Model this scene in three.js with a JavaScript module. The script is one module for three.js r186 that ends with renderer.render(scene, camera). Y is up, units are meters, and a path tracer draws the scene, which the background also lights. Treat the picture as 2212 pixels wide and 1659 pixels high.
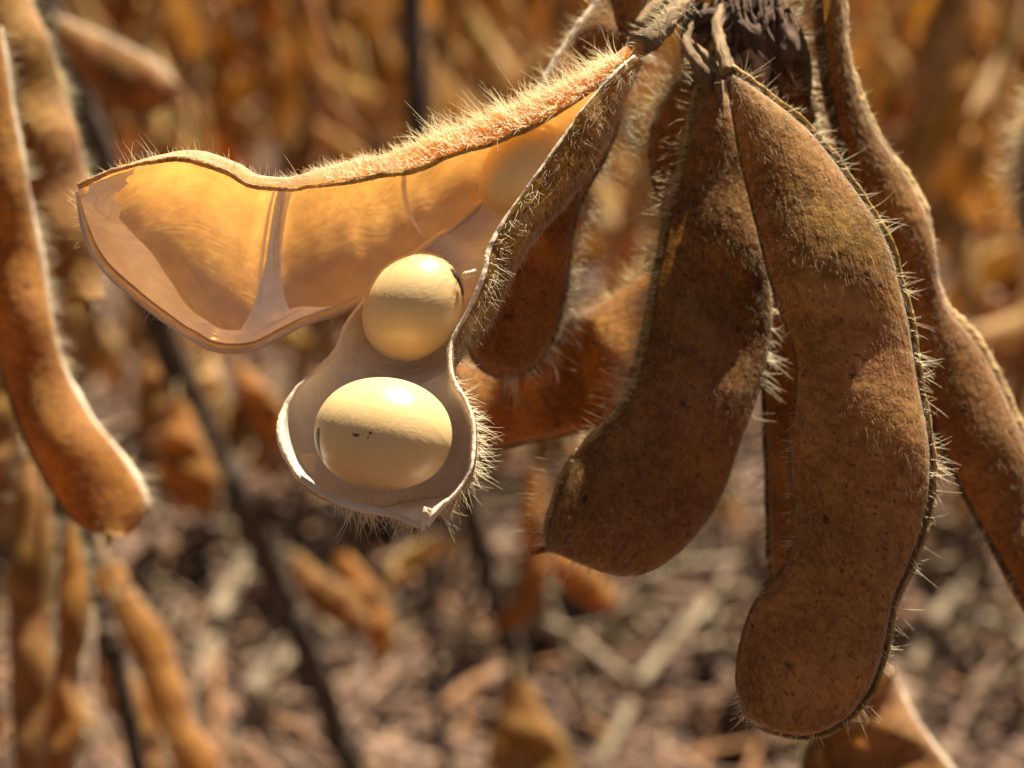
import * as THREE from 'three';
import { mergeGeometries } from 'three/addons/utils/BufferGeometryUtils.js';

// ---------------------------------------------------------------- camera, sky, sun, exposure
const V3 = THREE.Vector3;
const scene = new THREE.Scene();
const FOV = 29.2, PITCH = 21 * Math.PI / 180;
const camera = new THREE.PerspectiveCamera(FOV, 4 / 3, 0.01, 80);
camera.position.set(0, 0.28, 0);
camera.rotation.set(-PITCH, 0, 0);
camera.focus = 0.0845;
camera.userData.fStop = 30;
camera.updateMatrixWorld(true);
const renderer = new THREE.WebGLRenderer({ antialias: true });
renderer.toneMapping = THREE.LinearToneMapping;
renderer.toneMappingExposure = 3.05;
renderer.shadowMap.enabled = true;

{ // clear dry-season sky, paler towards the horizon
  const w = 128, h = 64, d = new Float32Array(w * h * 4);
  for (let j = 0; j < h; j++) for (let i = 0; i < w; i++) {
    const el = Math.max(0, Math.sin(((j + 0.5) / h - 0.5) * Math.PI)), k = Math.pow(1 - el, 2.2), o = (j * w + i) * 4;
    d[o] = 0.29 + 0.45 * k; d[o + 1] = 0.31 + 0.42 * k; d[o + 2] = 0.38 + 0.36 * k; d[o + 3] = 1;
  }
  const sky = new THREE.DataTexture(d, w, h, THREE.RGBAFormat, THREE.FloatType);
  sky.mapping = THREE.EquirectangularReflectionMapping; sky.magFilter = THREE.LinearFilter; sky.needsUpdate = true;
  scene.background = sky; scene.environment = sky;
  scene.backgroundIntensity = 0.15; scene.environmentIntensity = 0.15;
}
const camDir = (x, y, z) => new V3(x, y, z).transformDirection(camera.matrixWorld);
const sun = new THREE.DirectionalLight(new THREE.Color(1, 0.9, 0.71), 5);
sun.position.copy(camDir(0.27, 0.95, -0.05).multiplyScalar(4));
sun.castShadow = true; sun.shadow.mapSize.set(2048, 2048);
Object.assign(sun.shadow.camera, { left: -1.5, right: 1.5, top: 1.5, bottom: -1.5, near: 0.1, far: 9 });
sun.target.position.set(0, 0.1, -0.5);
sun.position.add(sun.target.position);
scene.add(sun, sun.target);

// ---------------------------------------------------------------- helpers
function rng(seed) { let a = seed >>> 0; return () => { a = (a + 0x6D2B79F5) | 0; let t = Math.imul(a ^ (a >>> 15), 1 | a); t = (t + Math.imul(t ^ (t >>> 7), 61 | t)) ^ t; return ((t ^ (t >>> 14)) >>> 0) / 4294967296; }; }
const TV = Math.tan(FOV * Math.PI / 360), TH = TV * 4 / 3, VIEW_W = 2212, VIEW_H = 1659;
// picture point (2212 x 1659) and distance in millimetres along the view axis -> world
const at = (x, y, d) => { d /= 1000; return new V3((x / VIEW_W * 2 - 1) * TH * d, (1 - y / VIEW_H * 2) * TV * d, -d).applyMatrix4(camera.matrixWorld); };
const towardsCamera = camDir(0, 0, 1);
const mm = 0.001;
const clamp = (x, a, b) => Math.min(b, Math.max(a, x));
const smooth = (a, b, x) => { x = clamp((x - a) / (b - a), 0, 1); return x * x * (3 - 2 * x); };
const used = {};
const numbered = (name) => { const n = used[name] = (used[name] ?? -1) + 1; return n ? `${name}_${String(n).padStart(3, '0')}` : name; };
function thing(name, label, category, base, group) {
  const o = new THREE.Group(); o.name = numbered(name); o.position.copy(base); scene.add(o); o.updateMatrixWorld(true);
  o.userData = { label, category }; if (group) o.userData.group = group;
  return o;
}
function part(name, geometry, material, parent, kind) {   // geometry in world coordinates
  const p = new V3().setFromMatrixPosition(parent.matrixWorld);
  geometry.translate(-p.x, -p.y, -p.z);
  const m = new THREE.Mesh(geometry, material); m.name = name; m.castShadow = m.receiveShadow = true;
  if (kind) m.userData.kind = kind;
  parent.add(m); m.updateMatrixWorld(true);
  return m;
}
const hash = (x, y, z) => { let h = Math.imul(x, 374761393) ^ Math.imul(y, 668265263) ^ Math.imul(z, 2147483647 ^ 69069); h = Math.imul(h ^ (h >>> 13), 1274126177); return ((h ^ (h >>> 16)) >>> 0) / 4294967296; };
function noise3(x, y, z) {
  const i = Math.floor(x), j = Math.floor(y), k = Math.floor(z); x -= i; y -= j; z -= k;
  const f = (t) => t * t * (3 - 2 * t), u = f(x), v = f(y), w = f(z), l = (a, b, t) => a + (b - a) * t;
  return l(l(l(hash(i, j, k), hash(i + 1, j, k), u), l(hash(i, j + 1, k), hash(i + 1, j + 1, k), u), v), l(l(hash(i, j, k + 1), hash(i + 1, j, k + 1), u), l(hash(i, j + 1, k + 1), hash(i + 1, j + 1, k + 1), u), v), w) * 2 - 1;
}
const noiseAt = (p, s) => noise3(p.x * s, p.y * s, p.z * s);
function grid(nu, nv, fn) {   // fn(u, v) -> V3; uv in metres along u and v
  const pos = [], uv = [], idx = []; let lenU = 0, lenV = 0;
  const P = [];
  for (let i = 0; i <= nu; i++) { P.push([]); for (let j = 0; j <= nv; j++) P[i].push(fn(i / nu, j / nv)); }
  const mj = nv >> 1;
  for (let i = 0; i <= nu; i++) {
    if (i) lenU += P[i][mj].distanceTo(P[i - 1][mj]);
    lenV = 0;
    for (let j = 0; j <= nv; j++) { if (j) lenV += P[i][j].distanceTo(P[i][j - 1]); const p = P[i][j]; pos.push(p.x, p.y, p.z); uv.push(lenU, lenV); }
  }
  for (let i = 0; i < nu; i++) for (let j = 0; j < nv; j++) { const a = i * (nv + 1) + j, b = a + nv + 1; idx.push(a, b, a + 1, b, b + 1, a + 1); }
  const g = new THREE.BufferGeometry();
  g.setAttribute('position', new THREE.Float32BufferAttribute(pos, 3)); g.setAttribute('uv', new THREE.Float32BufferAttribute(uv, 2)); g.setIndex(idx); g.computeVertexNormals();
  return g;
}
const spline = (pts) => new THREE.CatmullRomCurve3(pts, false, 'centripetal');
function tube(pts, radius, n = 40, sides = 8, rough = 0) {   // radius: number or function of t; metres
  const c = pts.getPointAt ? pts : spline(pts), R = typeof radius === 'function' ? radius : () => radius;
  const fr = c.computeFrenetFrames(n, false), pos = [], uv = [], idx = []; let len = 0, prev;
  for (let i = 0; i <= n; i++) {
    const p = c.getPointAt(i / n); if (prev) len += p.distanceTo(prev); prev = p;
    for (let j = 0; j <= sides; j++) {
      const a = (j % sides) / sides * Math.PI * 2, d = fr.normals[i].clone().multiplyScalar(Math.cos(a)).addScaledVector(fr.binormals[i], Math.sin(a));
      let r = R(i / n); if (rough) r *= 1 + rough * noiseAt(p.clone().addScaledVector(d, r), 0.7 / Math.max(r, 1e-5));
      const q = p.clone().addScaledVector(d, r); pos.push(q.x, q.y, q.z); uv.push(len, j / sides * 2 * Math.PI * r);
    }
  }
  for (let i = 0; i < n; i++) for (let j = 0; j < sides; j++) { const a = i * (sides + 1) + j, b = a + sides + 1; idx.push(a, a + 1, b, b, a + 1, b + 1); }
  for (const [row, flip] of [[0, 1], [n, 0]]) {   // end caps
    const p = c.getPointAt(row / n), k = pos.length / 3; pos.push(p.x, p.y, p.z); uv.push(0, 0);
    for (let j = 0; j < sides; j++) { const a = row * (sides + 1) + j; flip ? idx.push(k, a + 1, a) : idx.push(k, a, a + 1); }
  }
  const g = new THREE.BufferGeometry();
  g.setAttribute('position', new THREE.Float32BufferAttribute(pos, 3)); g.setAttribute('uv', new THREE.Float32BufferAttribute(uv, 2)); g.setIndex(idx); g.computeVertexNormals();
  return g;
}
class Hairs {   // many fine tapered bristles in one mesh
  constructor(seed) { this.p = []; this.n = []; this.i = []; this.r = rng(seed); }
  add(base, dir, len, rad, bend) {
    const K = 4, S = 3, side = new V3().crossVectors(dir, Math.abs(dir.y) < 0.9 ? new V3(0, 1, 0) : new V3(1, 0, 0)).normalize(), up = new V3().crossVectors(side, dir).normalize(), o = this.p.length / 3;
    for (let k = 0; k <= K; k++) {
      const t = k / K, r = rad * (1 - 0.8 * t);
      for (let j = 0; j < S; j++) {
        const a = j / S * Math.PI * 2, nx = side.x * Math.cos(a) + up.x * Math.sin(a), ny = side.y * Math.cos(a) + up.y * Math.sin(a), nz = side.z * Math.cos(a) + up.z * Math.sin(a);
        this.p.push(base.x + dir.x * len * t + bend.x * len * t * t + nx * r, base.y + dir.y * len * t + bend.y * len * t * t + ny * r, base.z + dir.z * len * t + bend.z * len * t * t + nz * r);
        this.n.push(nx, ny, nz);
      }
    }
    for (let k = 0; k < K; k++) for (let j = 0; j < S; j++) { const a = o + k * S + j, b = o + k * S + (j + 1) % S; this.i.push(a, a + S, b, b, a + S, b + S); }
  }
  rand() { const r = this.r; return new V3(r() - 0.5, r() - 0.5, r() - 0.5).multiplyScalar(2); }
  // bristles over a surface f(u, v): pick() -> [u, v, length mm, lean 0..1]
  over(f, count, pick, outward, rad = 0.016) {
    for (let k = 0; k < count; k++) {
      const pk = pick(this.r); if (!pk) continue;
      const [u, v, len, lean] = pk, e = 0.004, p = f(u, v), du = f(Math.min(1, u + e), v).sub(f(Math.max(0, u - e), v)), dv = f(u, Math.min(1, v + e)).sub(f(u, Math.max(0, v - e)));
      const n = new V3().crossVectors(du, dv).normalize(); if (!(n.lengthSq() > 0.5)) continue;
      if (n.dot(outward(u, v, p)) < 0) n.negate();
      const d = n.multiplyScalar(1 - 0.5 * lean).addScaledVector(du.normalize(), lean).addScaledVector(this.rand(), 0.33).normalize();
      this.add(p, d, len * mm * (0.55 + 0.9 * this.r()), rad * mm * (0.7 + 0.6 * this.r()), this.rand().multiplyScalar(0.6));
    }
    return this;
  }
  geometry() {
    const g = new THREE.BufferGeometry();
    g.setAttribute('position', new THREE.Float32BufferAttribute(this.p, 3)); g.setAttribute('normal', new THREE.Float32BufferAttribute(this.n, 3)); g.setIndex(this.i);
    return g;
  }
}

// ---------------------------------------------------------------- textures and materials
function texture(size, fn, metres, srgb = true) {   // fn(x, y) -> [r, g, b] 0..1; the sheet spans metres of surface
  const d = new Uint8Array(size * size * 4);
  for (let y = 0; y < size; y++) for (let x = 0; x < size; x++) { const c = fn(x / size, y / size), o = (y * size + x) * 4; for (let k = 0; k < 3; k++) d[o + k] = clamp(c[k], 0, 1) * 255; d[o + 3] = 255; }
  const t = new THREE.DataTexture(d, size, size); t.wrapS = t.wrapT = THREE.MirroredRepeatWrapping; t.magFilter = THREE.LinearFilter; t.minFilter = THREE.LinearMipmapLinearFilter; t.generateMipmaps = true;
  if (srgb) t.colorSpace = THREE.SRGBColorSpace;
  t.repeat.set(1 / metres, 1 / metres); t.needsUpdate = true;
  return t;
}
const fbm = (x, y, z, oct = 4) => { let s = 0, a = 0.5; for (let k = 0; k < oct; k++) { s += a * noise3(x, y, z + k * 7.3); x *= 2.03; y *= 2.03; a *= 0.5; } return s; };
function speckles(seed, count, rMin, rMax) {   // scattered spots as a lookup grid
  const r = rng(seed), n = 32, cells = Array.from({ length: n * n }, () => []);
  for (let k = 0; k < count; k++) {
    const s = { x: r(), y: r(), r: rMin + (rMax - rMin) * r() ** 3, a: 0.25 + 0.75 * r(), e: 0.5 + r() };
    if (fbm(s.x * 5, s.y * 5, seed) < -0.12 + 0.3 * (r() - 0.5)) continue;
    cells[Math.floor(s.x * n) + n * Math.floor(s.y * n)].push(s);
  }
  return (x, y) => {
    let best = 0; const ci = Math.floor(x * n), cj = Math.floor(y * n);
    for (let i = Math.max(0, ci - 1); i <= Math.min(n - 1, ci + 1); i++) for (let j = Math.max(0, cj - 1); j <= Math.min(n - 1, cj + 1); j++) for (const s of cells[i + n * j]) {
      const dx = (x - s.x) / s.e, dy = (y - s.y) * s.e, q = Math.sqrt(dx * dx + dy * dy) / s.r; if (q < 1.2) best = Math.max(best, s.a * smooth(1.2, 0.5, q));
    }
    return best;
  };
}
const spotA = speckles(3, 420, 0.003, 0.01), spotB = speckles(8, 4200, 0.0014, 0.0042);
const skinMap = texture(1024, (x, y) => {
  const big = fbm(x * 5, y * 5, 1), mid = fbm(x * 22, y * 22, 2), fine = fbm(x * 130, y * 90, 5, 3), fib = fbm(x * 14, y * 170, 9, 2), sp = Math.max(spotA(x, y) * 0.6, spotB(x, y) * 0.55);
  const v = 0.88 + 0.26 * big + 0.16 * mid + 0.2 * fine + 0.05 * fib, k = 1 - 0.72 * sp;
  return [v * k, (v - 0.03 + 0.05 * mid) * k * (1 - 0.1 * sp), (v - 0.1 + 0.35 * big) * k];
}, 0.03);
const skinBump = texture(1024, (x, y) => { const v = 0.5 + 0.3 * fbm(x * 60, y * 60, 3, 4) + 0.25 * fbm(x * 20, y * 200, 6, 2) + 0.12 * fbm(x * 240, y * 240, 8, 2); return [v, v, v]; }, 0.03, false);
const liningMap = texture(1024, (x, y) => {
  const s = x * 0.8 + y * 0.6, c = -x * 0.6 + y * 0.8, fib = fbm(s * 12, c * 160, 4, 3), mid = fbm(x * 10, y * 10, 5), vein = fbm(s * 30, c * 36, 7, 4), v = 0.94 + 0.02 * fib + 0.06 * mid + 0.05 * vein;
  return [v, v - 0.02 + 0.03 * mid, v - 0.03 + 0.06 * mid];
}, 0.022);
const liningBump = texture(512, (x, y) => { const s = x * 0.8 + y * 0.6, c = -x * 0.6 + y * 0.8, v = 0.5 + 0.35 * fbm(s * 8, c * 90, 4, 3) + 0.25 * fbm(x * 12, y * 12, 2, 4); return [v, v, v]; }, 0.022, false);
const barkMap = texture(512, (x, y) => { const v = 0.75 + 0.5 * fbm(x * 8, y * 60, 3, 4) + 0.25 * fbm(x * 60, y * 60, 5, 3); return [v, v * 0.97, v * 0.93]; }, 0.03);
const barkBump = texture(512, (x, y) => { const v = 0.5 + 0.6 * fbm(x * 8, y * 60, 3, 4); return [v, v, v]; }, 0.03, false);
const beanMap = texture(512, (x, y) => { const v = 0.95 + 0.05 * fbm(x * 6, y * 6, 2) + 0.02 * fbm(x * 50, y * 50, 3, 3); return [v, v - 0.01 + 0.02 * fbm(x * 4, y * 4, 6), v - 0.04 + 0.08 * fbm(x * 5, y * 5, 7)]; }, 0.012);
const beanBump = texture(512, (x, y) => { const v = 0.5 + 0.3 * fbm(x * 26, y * 26, 4, 4) + 0.2 * fbm(x * 120, y * 120, 5, 2); return [v, v, v]; }, 0.012, false);
const soilMap = texture(1024, (x, y) => { const v = 0.7 + 0.5 * fbm(x * 14, y * 14, 3, 5) + 0.3 * fbm(x * 90, y * 90, 6, 3), w = fbm(x * 25, y * 25, 12, 3); return [v + 0.12 * w, v * 0.97 + 0.05 * w, v * 0.94]; }, 0.4);

const leafy = (r, g, b, o = {}) => new THREE.MeshPhysicalMaterial({ color: new THREE.Color().setRGB(r, g, b), roughness: 0.85, transmission: 0.4, thickness: 0, side: THREE.DoubleSide, map: skinMap, bumpMap: skinBump, bumpScale: 0.00013, specularIntensity: 0.4, ...o });
const skinFine = texture(1024, (x, y) => { const v = 0.93 + 0.13 * fbm(x * 26, y * 26, 3, 4) + 0.16 * fbm(x * 90, y * 90, 6, 3); return [v, v - 0.02 + 0.06 * fbm(x * 12, y * 12, 9), v]; }, 0.022);
const M = {
  skinShell: leafy(0.56, 0.34, 0.13, { transmission: 0.6, name: 'pod_skin_shell' }),
  skinHero: leafy(0.97, 0.56, 0.13, { transmission: 0.9, map: skinFine, name: 'pod_skin_open' }),
  skinTan: leafy(0.53, 0.28, 0.08, { transmission: 0.55, name: 'pod_skin_tan' }),
  skinBrown: leafy(0.45, 0.215, 0.055, { transmission: 0.55, name: 'pod_skin_brown' }),
  skinGold: leafy(0.6, 0.28, 0.045, { transmission: 0.62, name: 'pod_skin_gold' }),
  skinField: leafy(0.86, 0.6, 0.26, { transmission: 0.55, name: 'pod_skin_field' }),
  skinFieldDeep: leafy(0.74, 0.47, 0.17, { transmission: 0.55, name: 'pod_skin_field_deep' }),
  lining: leafy(0.95, 0.87, 0.77, { transmission: 0.68, roughness: 0.75, clearcoat: 0.7, clearcoatRoughness: 0.25, map: liningMap, bumpMap: liningBump, bumpScale: 0.00007, specularIntensity: 1, name: 'pod_lining' }),
  liningWhite: leafy(0.97, 0.94, 0.9, { transmission: 0.3, roughness: 0.7, clearcoat: 0.8, clearcoatRoughness: 0.22, map: liningMap, bumpMap: liningBump, bumpScale: 0.00007, specularIntensity: 1, name: 'pod_membrane' }),
  film: leafy(0.95, 0.92, 0.91, { transmission: 0.04, roughness: 0.5, clearcoat: 1, clearcoatRoughness: 0.18, map: liningMap, bumpMap: liningBump, bumpScale: 0.0001, specularIntensity: 1, name: 'pod_film' }),
  rimTan: leafy(0.74, 0.52, 0.26, { transmission: 0.45, bumpScale: 0.0003, name: 'pod_rim_tan' }),
  rim: leafy(0.9, 0.79, 0.62, { transmission: 0.3, roughness: 0.6, map: liningMap, bumpScale: 0.00015, name: 'pod_rim' }),
  suture: leafy(0.42, 0.25, 0.08, { transmission: 0.2, bumpScale: 0.0005, name: 'pod_suture' }),
  sutureDark: leafy(0.16, 0.1, 0.05, { transmission: 0.05, bumpScale: 0.0005, name: 'pod_suture_dark' }),
  stalk: new THREE.MeshStandardMaterial({ color: new THREE.Color().setRGB(0.3, 0.2, 0.095), roughness: 0.85, map: barkMap, bumpMap: barkBump, bumpScale: 0.0004, name: 'pod_stalk' }),
  hair: new THREE.MeshPhysicalMaterial({ color: new THREE.Color().setRGB(0.97, 0.88, 0.64), roughness: 0.95, transmission: 0.6, thickness: 0, side: THREE.DoubleSide, name: 'pod_hair' }),
  hairPale: new THREE.MeshPhysicalMaterial({ color: new THREE.Color().setRGB(0.96, 0.88, 0.68), roughness: 0.95, transmission: 0.6, thickness: 0, side: THREE.DoubleSide, name: 'pod_hair_pale' }),
  bean: new THREE.MeshPhysicalMaterial({ color: new THREE.Color().setRGB(0.82, 0.58, 0.27), roughness: 0.9, transmission: 0.15, thickness: 0, map: beanMap, bumpMap: beanBump, bumpScale: 0.00003, clearcoat: 1, clearcoatRoughness: 0.31, name: 'bean_coat' }),
  hilum: new THREE.MeshStandardMaterial({ color: new THREE.Color().setRGB(0.03, 0.022, 0.018), roughness: 0.5, name: 'bean_hilum' }),
  spot: new THREE.MeshStandardMaterial({ color: new THREE.Color().setRGB(0.13, 0.06, 0.025), roughness: 0.8, name: 'bean_blemish' }),
  stem: new THREE.MeshStandardMaterial({ color: new THREE.Color().setRGB(0.13, 0.085, 0.056), roughness: 0.85, map: barkMap, bumpMap: barkBump, bumpScale: 0.0006, name: 'stem_bark' }),
  stemTan: new THREE.MeshStandardMaterial({ color: new THREE.Color().setRGB(0.26, 0.175, 0.1), roughness: 0.85, map: barkMap, name: 'field_stem' }),
  node: new THREE.MeshStandardMaterial({ color: new THREE.Color().setRGB(0.12, 0.062, 0.033), roughness: 0.9, map: barkMap, bumpMap: barkBump, bumpScale: 0.0008, name: 'node_bark' }),
  scar: new THREE.MeshStandardMaterial({ color: new THREE.Color().setRGB(0.42, 0.27, 0.18), roughness: 0.85, map: barkMap, bumpMap: barkBump, bumpScale: 0.0004, name: 'node_scar' }),
  straw: leafy(0.36, 0.27, 0.18, { transmission: 0.15, map: barkMap, bumpMap: barkBump, name: 'straw' }),
  strawPale: leafy(0.5, 0.41, 0.3, { transmission: 0.15, map: barkMap, bumpMap: barkBump, name: 'straw_pale' }),
  soil: new THREE.MeshStandardMaterial({ color: new THREE.Color().setRGB(0.13, 0.074, 0.048), roughness: 0.95, map: soilMap, name: 'field_soil' }),
};

// ---------------------------------------------------------------- the ground
{
  const N = 150, warp = (t) => { const s = t * 2 - 1; return Math.sign(s) * (Math.abs(s) * 0.9 + 45 * Math.abs(s) ** 7); };
  const g = grid(N, N, (u, v) => { const x = warp(u), z = -0.7 + warp(v), f = Math.exp(-(x * x + (z + 0.7) ** 2) / 4); return new V3(x, f * (0.012 * fbm(x * 9, z * 9, 2) + 0.008 * fbm(x * 40, z * 40, 5, 3)), z); });
  const uv = g.attributes.uv, p = g.attributes.position; for (let i = 0; i < p.count; i++) uv.setXY(i, p.getX(i), p.getZ(i));
  const m = new THREE.Mesh(g, M.soil); m.name = 'ground'; m.userData = { kind: 'structure' }; m.receiveShadow = m.castShadow = true; scene.add(m);
}
const groundAt = (x, y, h = 0.006) => { const o = camera.position, d = at(x, y, 100).sub(o).normalize(); return o.clone().addScaledVector(d, (h - o.y) / d.y); };

// ---------------------------------------------------------------- closed pods
// L, R: the two sutures as picture points from stalk end to tip; dL, dR: distances in mm along them
const along = (a, s) => { if (!Array.isArray(a)) return a; const k = clamp(s, 0, 1) * (a.length - 1), i = Math.min(a.length - 2, Math.floor(k)); return a[i] + (a[i + 1] - a[i]) * (k - i); };
function closedPod(label, o) {
  const side = (pts, d) => { const flat = spline(pts.map(([x, y]) => new V3(x, y, 0))); const out = []; for (let i = 0; i <= 24; i++) { const p = flat.getPointAt(i / 24); out.push(at(p.x, p.y, along(d, i / 24))); } return spline(out); };
  const cl = side(o.L, o.dL), cr = side(o.R, o.dR ?? o.dL);
  let wMax = 0; for (let i = 0; i <= 20; i++) wMax = Math.max(wMax, cl.getPoint(i / 20).distanceTo(cr.getPoint(i / 20)));
  const T0 = (o.T ?? 2.8) * mm, beans = o.beans ?? [0.3, 0.55, 0.8], seed = o.seed ?? 1;
  const face = (sgn) => (s, t) => {
    const l = cl.getPoint(s), r = cr.getPoint(s), W = r.clone().sub(l), e = 0.02, s0 = clamp(s, e, 1 - e);
    const T = cl.getPoint(s0 + e).add(cr.getPoint(s0 + e)).sub(cl.getPoint(s0 - e)).sub(cr.getPoint(s0 - e));
    const W0 = cr.getPoint(clamp(s, 0.04, 0.96)).sub(cl.getPoint(clamp(s, 0.04, 0.96)));
    const N = new V3().crossVectors(W0, T).normalize(); if (N.dot(towardsCamera) < 0) N.negate();
    let b = 0; for (const c of beans) b = Math.max(b, Math.exp(-(((s - c) / 0.085) ** 2)));
    const th = T0 * (0.66 + 0.34 * b) * Math.sqrt(Math.min(1, W.length() / (0.62 * wMax)));
    const a = Math.PI * t, p = l.lerp(r, 0.5 - 0.5 * Math.cos(a));
    p.addScaledVector(N, sgn * th * Math.pow(Math.sin(a), 0.9));
    return p.addScaledVector(N, 0.07 * mm * noiseAt(p, 300) * Math.sin(a) + 0.02 * mm * noiseAt(p, 1500) * Math.sin(a));
  };
  const base = cl.getPoint(0).lerp(cr.getPoint(0), 0.5), pod = thing('soybean_pod', label, 'pod', base, o.group), mat = o.mat ?? M.skinTan, n = o.n ?? 90;
  part('valve', grid(n, 28, face(1)), mat, pod); part('valve', grid(n, 28, face(-1)), mat, pod);
  const ridge = (c, r) => tube(spline(Array.from({ length: 41 }, (_, i) => { const q = c.getPoint(i / 40); return q.addScaledVector(towardsCamera, 0.05 * mm * noise3(i * 0.7, seed, 1)); })), (t) => r * mm * (0.92 + 0.08 * Math.sin(t * 40 + seed)) * smooth(1.02, 0.9, t), n, 8, 0.16);
  part('suture', ridge(cl, o.rL ?? 0.25), o.sutureL ?? M.suture, pod); part('suture', ridge(cr, o.rR ?? 0.25), o.sutureR ?? M.suture, pod);
  for (const [c, other, off] of [[cl, cr, o.lipL], [cr, cl, o.lipR]]) if (off) part('suture_lip', tube(spline(Array.from({ length: 61 }, (_, i) => { const u = i / 60, p = c.getPoint(u), d = p.clone().sub(other.getPoint(clamp(u, 0.06, 0.94))).normalize(); return p.addScaledVector(d, off * mm * (1 + 0.2 * noise3(i * 0.8, seed, 4))).addScaledVector(towardsCamera, (0.12 + 0.1 * noise3(i * 0.5, seed, 9)) * mm); })), (t) => 0.15 * mm * smooth(1.01, 0.95, t), n, 7, 0.35), M.rimTan, pod);
  if (o.stalk) part('stalk', tube([base.clone(), ...o.stalk.map(([x, y, d]) => at(x, y, d))], (t) => (o.stalkR ?? 0.36) * mm * (1.5 - 0.5 * smooth(0, 0.4, t)), 24, 10, 0.2), M.stalk, pod);
  if (!o.noBeak) { const tip = cl.getPoint(1).lerp(cr.getPoint(1), 0.5), dir = tip.clone().sub(cl.getPoint(0.9).lerp(cr.getPoint(0.9), 0.5)).normalize(); part('beak', tube([tip.clone().addScaledVector(dir, -0.6 * mm), tip.clone().addScaledVector(dir, 0.5 * mm), tip.clone().addScaledVector(dir, 0.8 * mm).addScaledVector(camDir(-0.4, -0.2, 0), 0.2 * mm)], (t) => (0.42 - 0.3 * t) * mm, 10, 8, 0.2), mat, pod); }
  const H = new Hairs(seed * 77 + 5), q = o.fuzz ?? 1, hl = o.hair ?? 1;
  if (q > 0) {
    const out = (sgn) => (u, v) => towardsCamera.clone().multiplyScalar(sgn);
    H.over(face(1), 2600 * q, (r) => [r(), 0.05 + 0.9 * r(), 0.35 * hl, 1.1], out(1), 0.0045);
    H.over(face(-1), 500 * q, (r) => [r(), 0.05 + 0.9 * r(), 0.6 * hl, 0.5], out(-1), 0.012);
    const outer = (c, other) => (u) => c.getPoint(u).sub(other.getPoint(clamp(u, 0.05, 0.95)));
    for (const [c, other, dens, edge] of [[cl, cr, o.edgeL ?? 1, o.hairL ?? 1.1], [cr, cl, o.edgeR ?? 1, o.hairR ?? 1.1]]) {
      const mid = (u, v) => { const p = c.getPoint(u); return p.addScaledVector(towardsCamera, (v - 0.5) * 1.1 * mm); };
      let cu = 0, left = 0;
      H.over(mid, 420 * q * dens, (r) => { if (left-- <= 0) { cu = r(); left = Math.floor(r() * 5); } return [clamp(cu + (r() - 0.5) * 0.01, 0, 1), r(), edge, 0.25]; }, outer(c, other), 0.017);
    }
    part('hairs', H.geometry(), o.hairMat ?? M.hair, pod, 'stuff');
  }
  return pod;
}

closedPod('large speckled brown closed pod, widest of the hanging cluster, front of the dark pod', {
  R: [[1580, 158], [1640, 200], [1700, 245], [1760, 300], [1800, 350], [1850, 420], [1890, 480], [1925, 560], [1945, 640], [1965, 720], [1975, 800], [1990, 880], [2003, 960], [2005, 1040], [1995, 1110], [1980, 1170], [1950, 1240], [1920, 1310], [1910, 1380], [1890, 1450], [1860, 1510], [1810, 1560], [1750, 1585], [1690, 1580], [1640, 1565], [1606, 1545]],
  L: [[1572, 165], [1590, 280], [1610, 380], [1640, 500], [1665, 600], [1690, 680], [1712, 740], [1722, 800], [1714, 900], [1707, 1000], [1711, 1100], [1710, 1180], [1690, 1230], [1640, 1290], [1615, 1340], [1600, 1400], [1592, 1460], [1595, 1520], [1604, 1544]],
  dL: [90, 88, 88, 88], dR: [90, 88.5, 88.5, 88.5], T: 2.0, beans: [0.3, 0.52, 0.8], mat: M.skinTan, rR: 0.36, rL: 0.16, edgeR: 0.55, edgeL: 0.25, hairR: 1.0, hairL: 0.5, seed: 2, n: 150, lipR: 0.34, sutureR: M.sutureDark,
  noBeak: true, stalk: [[1560, 110, 91], [1548, 60, 93], [1560, 20, 95]], fuzz: 1.6, sutureL: M.skinTan,
});
closedPod('brown closed pod curving away to the side at its tip, beside the large speckled pod', {
  L: [[1512, 190], [1490, 290], [1472, 380], [1446, 480], [1428, 560], [1412, 650], [1395, 750], [1368, 850], [1310, 920], [1243, 990], [1212, 1050], [1192, 1110], [1178, 1182]],
  R: [[1560, 200], [1600, 290], [1625, 380], [1645, 500], [1658, 600], [1664, 700], [1648, 800], [1622, 880], [1592, 960], [1562, 1050], [1522, 1120], [1472, 1182], [1410, 1226], [1340, 1239], [1260, 1216], [1182, 1186]],
  dL: [92, 92.5, 92, 91], dR: [92, 94, 94, 92], T: 2.2, beans: [0.28, 0.55, 0.84], mat: M.skinBrown, rL: 0.3, rR: 0.2, lipL: 0.28, edgeL: 0.8, edgeR: 0.5, hairL: 1.3, hairR: 1.0, seed: 5, n: 130,
  stalk: [[1512, 150, 91], [1482, 95, 92], [1488, 45, 94], [1520, 15, 96]], fuzz: 1.5,
});
closedPod('short brown pod with a bulging hairy flank tucked behind the side-curving pod', {
  L: [[1482, 165], [1432, 225], [1406, 320], [1416, 400], [1434, 470], [1420, 560], [1398, 680], [1372, 790], [1340, 870]],
  R: [[1498, 172], [1530, 300], [1545, 400], [1550, 500], [1540, 600], [1520, 700], [1470, 800], [1352, 882]],
  dL: [97, 97.5, 98.5], T: 2.3, mat: M.skinGold, edgeL: 2.4, hairL: 1.5, seed: 7, stalk: [[1500, 110, 96], [1535, 40, 97]], fuzz: 0.8,
});
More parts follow.
